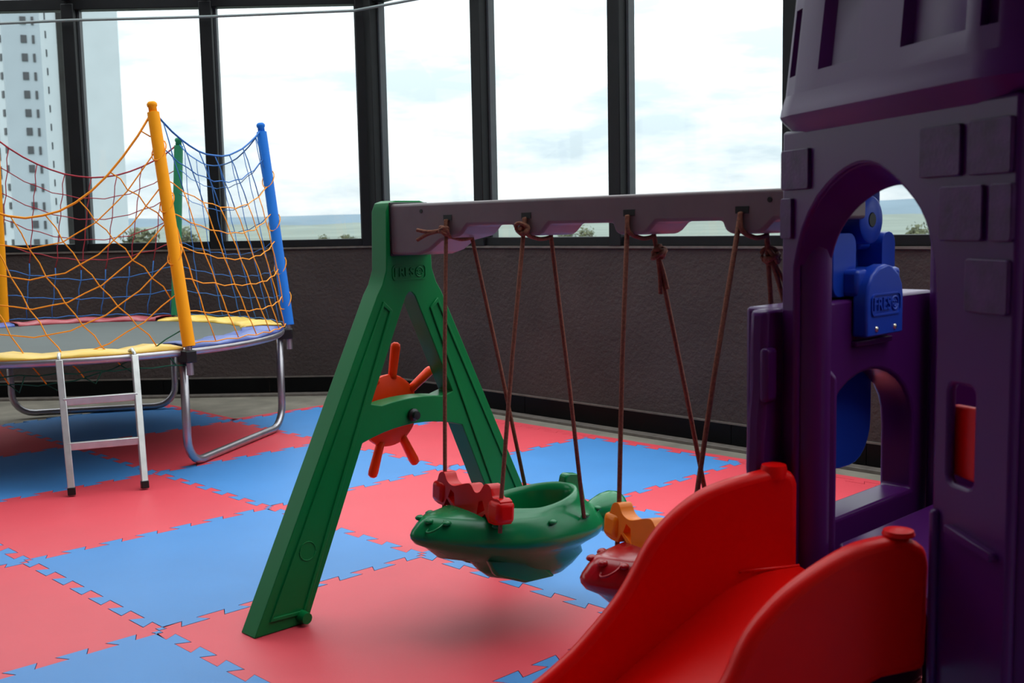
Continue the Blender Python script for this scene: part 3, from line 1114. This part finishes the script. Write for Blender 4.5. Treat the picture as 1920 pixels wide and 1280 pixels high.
RSEG = 3
prof = [(-.04, 1.300), (-.014, 1.310), (-.010, 1.316), (.020, 1.350), (.027, 1.360), (.025, 1.374), (.018, 1.40), (.000, 1.60), (-.006, 1.70)]
loops = [round_hex(o, .16, z, RSEG) for o, z in prof]
nP = len(loops[0])


def seglen(i):
    return (loops[3][(i + 1) % nP] - loops[3][i]).length


V, Fc = [], []


def addq(a, b, c, d):
    k = len(V)
    V.extend([a, b, c, d])
    Fc.append((k, k + 1, k + 2, k + 3))


def strip_pt(i, u, o, z):
    pass


WZ0, WZ1 = 1.435, 1.56
zs = [(.030, 1.40), (None, WZ0), (None, WZ1), (.004, 1.70)]


def off_at(z):
    for (o0, z0), (o1, z1) in zip(prof[5:-1], prof[6:]):
        if z0 <= z <= z1:
            return o0 + (o1 - o0) * (z - z0) / (z1 - z0)
    return prof[-1][0]


L = {z: round_hex(off_at(z), .16, z, RSEG) for z in (1.40, WZ0, WZ1, 1.64, 1.70)}
LI = {z: round_hex(off_at(z) - .016, .16, z, RSEG) for z in (WZ0, WZ1)}
for a in range(6):      # lower mouldings
    A0, B0 = loops[a], loops[a + 1]
    for i in range(nP):
        addq(A0[i], A0[(i + 1) % nP], B0[(i + 1) % nP], B0[i])


def lerp_seg(Lp, i, u):
    return Lp[i].lerp(Lp[(i + 1) % nP], u)


for i in range(nP):
    ln = seglen(i)
    long_ = ln > .3
    cuts = [(0, .145, 0), (.145, .40, 1), (.40, .645, 0), (.645, .965, 1), (.965, 1, 0)] if long_ else ([(0, .2, 0), (.2, .8, 1), (.8, 1, 0)] if i % 4 in (0, 2) else [(0, 1, 0)])
    for u0, u1, rec in cuts:
        for z0, z1 in ((1.40, WZ0), (WZ0, WZ1), (WZ1, 1.64)):
            q = [lerp_seg(L[z0], i, u0), lerp_seg(L[z0], i, u1), lerp_seg(L[z1], i, u1), lerp_seg(L[z1], i, u0)]
            if rec and z0 == WZ0:
                e = .03 if long_ else .1
                w = [lerp_seg(LI[z0], i, u0 + e), lerp_seg(LI[z0], i, u1 - e), lerp_seg(LI[z1], i, u1 - e), lerp_seg(LI[z1], i, u0 + e)]
                for s in range(4):
                    addq(q[s], q[(s + 1) % 4], w[(s + 1) % 4], w[s])
                addq(*w)
            else:
                addq(*q)
    # merlons and gaps along the top
    merl = [(0, .30, 1), (.30, .55, 0), (.55, 1, 1)] if long_ else [(0, 1, 0 if i % 4 == 1 else 1)]
    for u0, u1, up in merl:
        zt = 1.70 if up else 1.585
        zb = 1.64 if up else 1.64
        inn = round_hex(-.05, .09, 1.64, RSEG)
        if up:
            q0, q1 = lerp_seg(L[1.64], i, u0), lerp_seg(L[1.64], i, u1)
            t0, t1 = lerp_seg(L[1.70], i, u0), lerp_seg(L[1.70], i, u1)
            i0, i1 = lerp_seg(inn, i, u0), lerp_seg(inn, i, u1)
            j0, j1 = i0 + Zax * .06, i1 + Zax * .06
            addq(q0, q1, t1, t0)
            addq(t0, t1, j1, j0)
            addq(i0, j0, j1, i1)
            addq(q0, t0, j0, i0)
            addq(q1, i1, j1, t1)
        else:
            q0, q1 = lerp_seg(L[1.64], i, u0), lerp_seg(L[1.64], i, u1)
            i0, i1 = lerp_seg(inn, i, u0), lerp_seg(inn, i, u1)
            addq(q0, q1, i1, i0)
inn_t = round_hex(-.05, .09, 1.64, RSEG)
inn_b = round_hex(-.05, .09, 1.300, RSEG)
for i in range(nP):
    addq(inn_b[i], inn_t[i], inn_t[(i + 1) % nP], inn_b[(i + 1) % nP])
    addq(loops[0][i], inn_b[i], inn_b[(i + 1) % nP], loops[0][(i + 1) % nP])
bat = obj('battlement', (V, Fc), 'purple', castle, bevel=.010, seg=3)

# corner posts
for k in range(6):
    Ok, Tk, Nk = faces[k]
    c = HC + (Ok - HC) * .915
    obj('corner_post', lathe([(.040, .0), (.040, 1.30)], 14, (c.x, c.y, 0)), 'purple', castle, smooth=True)


def low_panel(k, name, mat, archway=True, m0=.0, m1=SD):
    Ok, Tk, Nk = faces[k]
    # in the plane of face k; doorway arch in the lower half
    ar = [(.13, .505)] + [(SD / 2 - .035 - .215 * cos(pi * s / 14), .66 + .16 * sin(pi * s / 14)) for s in range(0, 15)] + [(.58, .505)]
    ar[0] = (ar[1][0], .505)
    ar[-1] = (ar[-2][0], .505)
    o = [(m0, 0), (m0, .985), (m1, .985), (m1, 0)]
    p = obj(name, prism(o, [ar] if archway else [], Ok, Tk, Zax, Nk, .0 if k == kY else -.085, .085 if k == kY else .0), mat, castle)
    dissolve_flat(p)
    b_ = p.modifiers.new('bevel', 'BEVEL')
    b_.width, b_.segments, b_.limit_method, b_.angle_limit = .012, 3, 'ANGLE', radians(40)
    for q in p.data.polygons:
        q.use_smooth = True
    p.data.set_sharp_from_angle(angle=radians(45))
    return p


# which face looks along +Y (towards the swing)?
kY = max(range(6), key=lambda k: faces[k][2].y)
kR = max(range(6), key=lambda k: faces[k][2].dot(Vector((-.866, -.5, 0))))
sp = low_panel(kY, 'side_panel', 'purple', True)
for k in range(6):
    if k in (0, kY):
        continue
    if k == kR:
        low_panel(k, 'climbing_panel', 'red', False, .07, SD)
    else:
        low_panel(k, 'side_panel', 'purple', k % 2 == 0)
# moulded flange where the side panel laps round the front corner
OY, TY, NY = faces[kY]
ux = TY if TY.x > 0 else -TY
obj('panel_flange', prism([(.437, .0), (.437, .60), (.428, .66), (.432, .76), (.442, .83), (.442, .93), (.446, .984), (.560, .984), (.560, 0)], [], (0, -1.77, 0), (1, 0, 0), Zax, (0, 1, 0), .0, .04), 'purple', castle, bevel=.012, seg=3)
obj('flange_groove', prism([(.436, .80), (.470, .80), (.470, .91), (.436, .91)], [], (0, -1.77, 0), (1, 0, 0), Zax, (0, 1, 0), -.010, .01), 'purple', castle, bevel=.008, seg=3)
# floor of the tower and a red stair seen inside
hexp = [(p.x, p.y) for p in round_hex(-.09, .05, 0, 1)]
obj('deck', prism(hexp, [], (0, 0, 0), (1, 0, 0), (0, 1, 0), (0, 0, 1), .46, .50), 'purple', castle, bevel=.006)
obj('red_board', prism([(.505, .757), (.520, .868), (.640, .872), (.640, .750)], [], O, T, Zax, N, -.034, -.020), 'red', castle, bevel=.004)

# blue bracket hooked over the side panel, holding the end of the beam
by = -1.772
hook = [(.782, .903), (.952, .903), (.952, .985), (.945, 1.015), (.928, 1.038), (.900, 1.054), (.867, 1.060), (.834, 1.054), (.806, 1.038), (.789, 1.015), (.782, .985)]
br = obj('beam_bracket', prism(hook, [], (0, by, 0), (1, 0, 0), Zax, (0, -1, 0), .0, .036), 'blue', castle, bevel=.008, seg=3)
obj('saddle', box((.88, by + .05, 1.020), (.20, .13, .060)), 'blue', br, bevel=.01)
for x0, x1 in ((.735, .835), (.955, 1.018)):
    obj('cheek', prism(rrect(x0, .99, x1, 1.130, .028, 4), [], (0, by + .02, 0), (1, 0, 0), Zax, (0, 1, 0), 0, .09), 'blue', br, bevel=.010, seg=3)
obj('web', box((.895, by + .095, 1.075), (.15, .03, .15)), 'blue', br, bevel=.008)
dc = Vector((.885, by + .012, 1.158))
obj('bolt_boss', lathe([(.016, 0), (.017, .003), (.048, .003), (.053, 0), (.055, -.010), (.055, -.085)], 32, dc, ((1, 0, 0), (0, 0, 1), (0, -1, 0))), 'blue', br, smooth=True)
obj('bolt_hole', tube([dc + Vector((0, .001, 0)), dc + Vector((0, -.0045, 0))], .0155, 16), 'black', br)
obj('mast', box((.955, by + .075, 1.165), (.10, .05, .15)), 'blue', br, bevel=.008)
obj('outer_flap', prism(rrect(.80, .575, 1.048, 1.00, .10, 6), [], (0, -1.682, 0), (1, 0, 0), Zax, (0, 1, 0), .0, .03), 'blue', br, bevel=.012, seg=3)
logo(br, 'blue', (.867, by - .036, .972), (1, 0, 0), Zax, (0, -1, 0), .136)
for x in (.825, .910):
    obj('screw', ellipsoid((x, by - .036, .918), (.007, .004, .007), 12, 6), 'screw', br, smooth='all')
obj('bracket_seat', prism([(.785, .880), (.956, .880), (.956, .893), (.785, .893)], [], (0, -1.77, 0), (1, 0, 0), Zax, (0, -1, 0), -.004, .012), 'purple', sp, bevel=.003)

# ------------------------------------------------------------------ slide
slide = thing('slide', 'glossy red plastic slide coming out of the castle doorway', 'slide', tuple(V0 + T0 * .27 + N0 * .5))
rim = [(0.0, .640), (.012, .664), (.045, .673), (.107, .664), (.176, .649), (.227, .626), (.278, .588), (.317, .543), (.352, .483), (.380, .442), (.423, .394), (.478, .341), (.554, .286), (.66, .228), (.80, .165), (.95, .125), (1.10, .110), (1.20, .105)]
bed = [(0, .475), (.08, .470), (.16, .440), (.26, .375), (.36, .305), (.48, .225), (.60, .155), (.72, .100), (.84, .065), (.98, .050), (1.20, .045)]
under = [(n, z - .05) for n, z in bed]
under = [(n, max(z, .0)) for n, z in under]


def slide_wall(m0, m1, rimp):
    pts = [(p.x, p.y) for p in smooth_path([(a, b, 0) for a, b in rimp], 3)]
    return prism(pts + under[::-1], [], V0, N0, Zax, T0, m0, m1)


rimR = [(-.004, .600), (.006, .632), (.044, .651), (.102, .648), (.14, .639), (.187, .618), (.233, .592), (.269, .566), (.306, .530), (.330, .494), (.350, .452), (.38, .41), (.43, .365), (.49, .32)] + rim[12:]
for m0, m1, rp in ((.036, .078, rim), (.458, .500, rimR)):
    w = obj('side_wall', slide_wall(m0, m1, rp), 'red', slide)
    dissolve_flat(w)
    b_ = w.modifiers.new('bevel', 'BEVEL')
    b_.width, b_.segments, b_.limit_method, b_.angle_limit = .016, 4, 'ANGLE', radians(40)
    for p in w.data.polygons:
        p.use_smooth = True
    w.data.set_sharp_from_angle(angle=radians(50))
    c = V0 + T0 * ((m0 + m1) / 2) + N0 * .045
    obj('knob', lathe([(.026, .655), (.026, .672 if rp is rim else .652), (.024, .680 if rp is rim else .660), (.012, .683 if rp is rim else .663), (.0, .683 if rp is rim else .663)], 18, (c.x, c.y, 0)), 'red', w, smooth=True)
bp_ = [(p.x, p.y) for p in smooth_path([(a, b, 0) for a, b in bed], 3)]
bd = obj('chute', prism(bp_ + under[::-1], [], V0, N0, Zax, T0, .07, .466), 'red', slide, smooth=True)
for m in (.079, .457):
    obj('seam_ridge', tube([V0 + N0 * n + T0 * m + Zax * .476 for n in (.0, .07, .13)], .0035, 6), 'red', bd, smooth='all')

# ------------------------------------------------------------------ outside: land, hills, trees, tower block
GZ = -9.0
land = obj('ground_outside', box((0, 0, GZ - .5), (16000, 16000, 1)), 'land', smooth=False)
tag(land, 'haze-paled green fields stretching below the windows', 'ground', kind='structure')


def hill_range(name, Z, cols, heights, seed, label, mat):
    rr = random.Random(seed)
    V, Fc = [], []
    n = 240
    for i in range(n + 1):
        u = i / n
        ang = radians(cols[0] + (cols[1] - cols[0]) * u)
        h = 0
        for k, (fq, am) in enumerate(((4.3, 1), (11.7, .45), (27, .2), (61, .09))):
            h += am * sin(fq * u * 2 * pi + seed * (k + 1.7))
        h = heights[0] + (heights[1] - heights[0]) * (.5 + .3 * h)
        for s, (dz, fr_) in enumerate(((-900, 0.0), (-350, .55), (0, 1.0), (500, .3), (900, 0.0))):
            d = Vector((cos(ang), sin(ang), 0)) * (Z + dz)
            V.append(Vector((CAM.x + d.x, CAM.y + d.y, GZ + (h - GZ) * fr_ + (rr.uniform(-3, 3) if fr_ else -2))))
    m = 5
    for i in range(n):
        for s in range(m - 1):
            Fc.append((i * m + s, i * m + s + 1, (i + 1) * m + s + 1, (i + 1) * m + s))
    o = obj(name, (V, Fc), mat, smooth='all')
    tag(o, label, 'hills', kind='structure')


hill_range('hills', 6800, (-100, 190), (62, 105), 1, 'far range of hills tinted blue-green by haze along the horizon', 'hill')
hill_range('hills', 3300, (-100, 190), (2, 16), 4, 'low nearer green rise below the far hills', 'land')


def tree(px, py, Z, wpx, hpx, label, seed, sparse=0):
    """py = top of the crown"""
    rr = random.Random(seed)
    top = atdepth(px, py, Z)
    w, h = wpx / FPX * Z, max(hpx * 1.25, wpx * 1.0) / FPX * Z
    base = Vector((top.x, top.y, GZ))
    t = thing('tree', label, 'tree', tuple(base), group='trees beyond the windows')
    zc = top.z - h / 2
    V, Fc = [], []
    for _ in range(900 - 400 * sparse):
        while True:
            q = Vector((rr.uniform(-1, 1), rr.uniform(-1, 1), rr.uniform(-1, 1)))
            if q.length < 1 and (sparse == 0 or rr.random() < .6):
                break
        lob = .75 + .25 * sin(5 * atan2(q.y, q.x) + seed) * sin(4 * q.z + seed)
        p = Vector((top.x + q.x * w / 2 * lob, top.y + q.y * w / 2 * lob, zc + q.z * h / 2 * (lob + .1)))
        s = w * rr.uniform(.025, .055)
        a = Vector((rr.uniform(-1, 1), rr.uniform(-1, 1), rr.uniform(-1, 1))).normalized()
        b = a.orthogonal().normalized()
        k = len(V)
        V += [p - a * s - b * s * .6, p + a * s - b * s * .6, p + a * s + b * s * .6, p - a * s + b * s * .6]
        Fc.append((k, k + 1, k + 2, k + 3))
    o = obj('crown', (V, Fc), 'leaf', t)
    o['kind'] = 'stuff'
    br_ = [tube([base, Vector((top.x, top.y, zc - h * .1))], [w * .05, w * .03], 8)]
    for k in range(6):
        a = k * 1.05 + seed
        br_.append(tube([Vector((top.x, top.y, zc - h * .3)), Vector((top.x + cos(a) * w * .3, top.y + sin(a) * w * .3, zc + h * .15))], [w * .022, w * .008], 6))
    obj('trunk', join(*br_), 'bark', t, smooth='all')


tree(262, 420, 120, 92, 52, 'broad olive tree growing in front of the white apartment tower', 3)
tree(345, 424, 125, 70, 40, 'narrower olive tree standing free beside the white apartment tower', 5)
tree(606, 438, 150, 34, 24, 'small rounded bush beyond the window next to the corner pillar', 8)
tree(650, 436, 150, 46, 24, 'wide low olive bush closest to the corner pillar outside', 9)
tree(1062, 428, 140, 50, 34, 'small full-crowned tree in the fields beyond the window wall', 12)
tree(1098, 422, 150, 46, 36, 'sparse thin-crowned tree in the fields beyond the window wall', 14, 1)
tree(1722, 416, 110, 66, 48, 'large rounded bush outside the window behind the play castle', 17)

# white apartment tower
def gp(col, Z, row=235):
    p = atdepth(col, row, Z)
    return Vector((p.x, p.y, 0))


B0 = gp(60, 175)
tower = thing('apartment_tower', 'white high-rise apartment tower with rows of small dark windows', 'building', (B0.x, B0.y, GZ))
fpnts = [gp(-75, 186), gp(13, 176), gp(16, 172), gp(86, 174), gp(116, 180), gp(116.5, 182), gp(130, 182.5), gp(130.5, 180.5), gp(231, 186), gp(215, 205), gp(-60, 215)]
ZT = 66
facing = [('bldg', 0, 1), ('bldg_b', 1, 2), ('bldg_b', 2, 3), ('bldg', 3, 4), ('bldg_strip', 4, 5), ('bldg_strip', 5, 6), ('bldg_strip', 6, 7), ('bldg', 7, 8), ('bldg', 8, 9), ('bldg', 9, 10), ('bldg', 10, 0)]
for mt, a, b in facing:
    p, q = fpnts[a], fpnts[b]
    d = (q - p).normalized()
    inn_ = Vector((-d.y, d.x, 0))
    if inn_.dot(gp(60, 195) - p) < 0:
        inn_ = -inn_
    V = [Vector((p.x, p.y, GZ)), Vector((q.x, q.y, GZ)), Vector((q.x, q.y, ZT)), Vector((p.x, p.y, ZT))]
    V += [v + inn_ * .3 for v in V]
    obj('wall', (V, [(0, 1, 2, 3), (7, 6, 5, 4), (0, 4, 5, 1), (1, 5, 6, 2), (2, 6, 7, 3), (3, 7, 4, 0)]), mt, tower)
obj('roof', prism([(v.x, v.y) for v in fpnts], [], (0, 0, 0), (1, 0, 0), (0, 1, 0), (0, 0, 1), ZT - .4, ZT), 'bldg', tower)
rows = [38 + 34.75 * k for k in range(13)]
wmesh = {}


def win(px, py, wpx, hpx, a, b):
    p, q = fpnts[a], fpnts[b]
    d = (q - p).normalized()
    n = Vector((-d.y, d.x, 0))
    if n.dot(CAM - p) < 0:
        n = -n
    c = onplane(px, py, p, n)
    Z = (c - CAM).dot(Fv)
    w, h = wpx / FPX * Z, hpx / FPX * Z
    key = (a, b, wpx, hpx)
    c = c + n * .06
    if key not in wmesh:
        o = obj('window', box(c, (w, .14, h), (d, n, Zax)), 'bldg_win', tower)
        wmesh[key] = (o, c)
        wmesh[key] = (o, c)
    else:
        o, c0 = wmesh[key]
        o2 = o.copy()
        COL.objects.link(o2)
        o2.parent = tower
        o2.location = o.location + (c - c0)


for k, y in enumerate(rows):
    sh = .0655 * (y - 235)
    win(55 + sh, y, 10.5, 14, 2, 3)
    win(73 + sh, y + 1, 4.5, 15, 2, 3)
    win(95 + sh, y - 8, 3.2, 13, 3, 4)
    win(10.5 + sh * 1.03, y, 8, 13, 0, 1)
    win(-4 + sh * 1.03, y + 8, 10, 24, 0, 1)
    win(-24 + sh * 1.03, y, 8, 13, 0, 1)

bpy.context.view_layer.update()
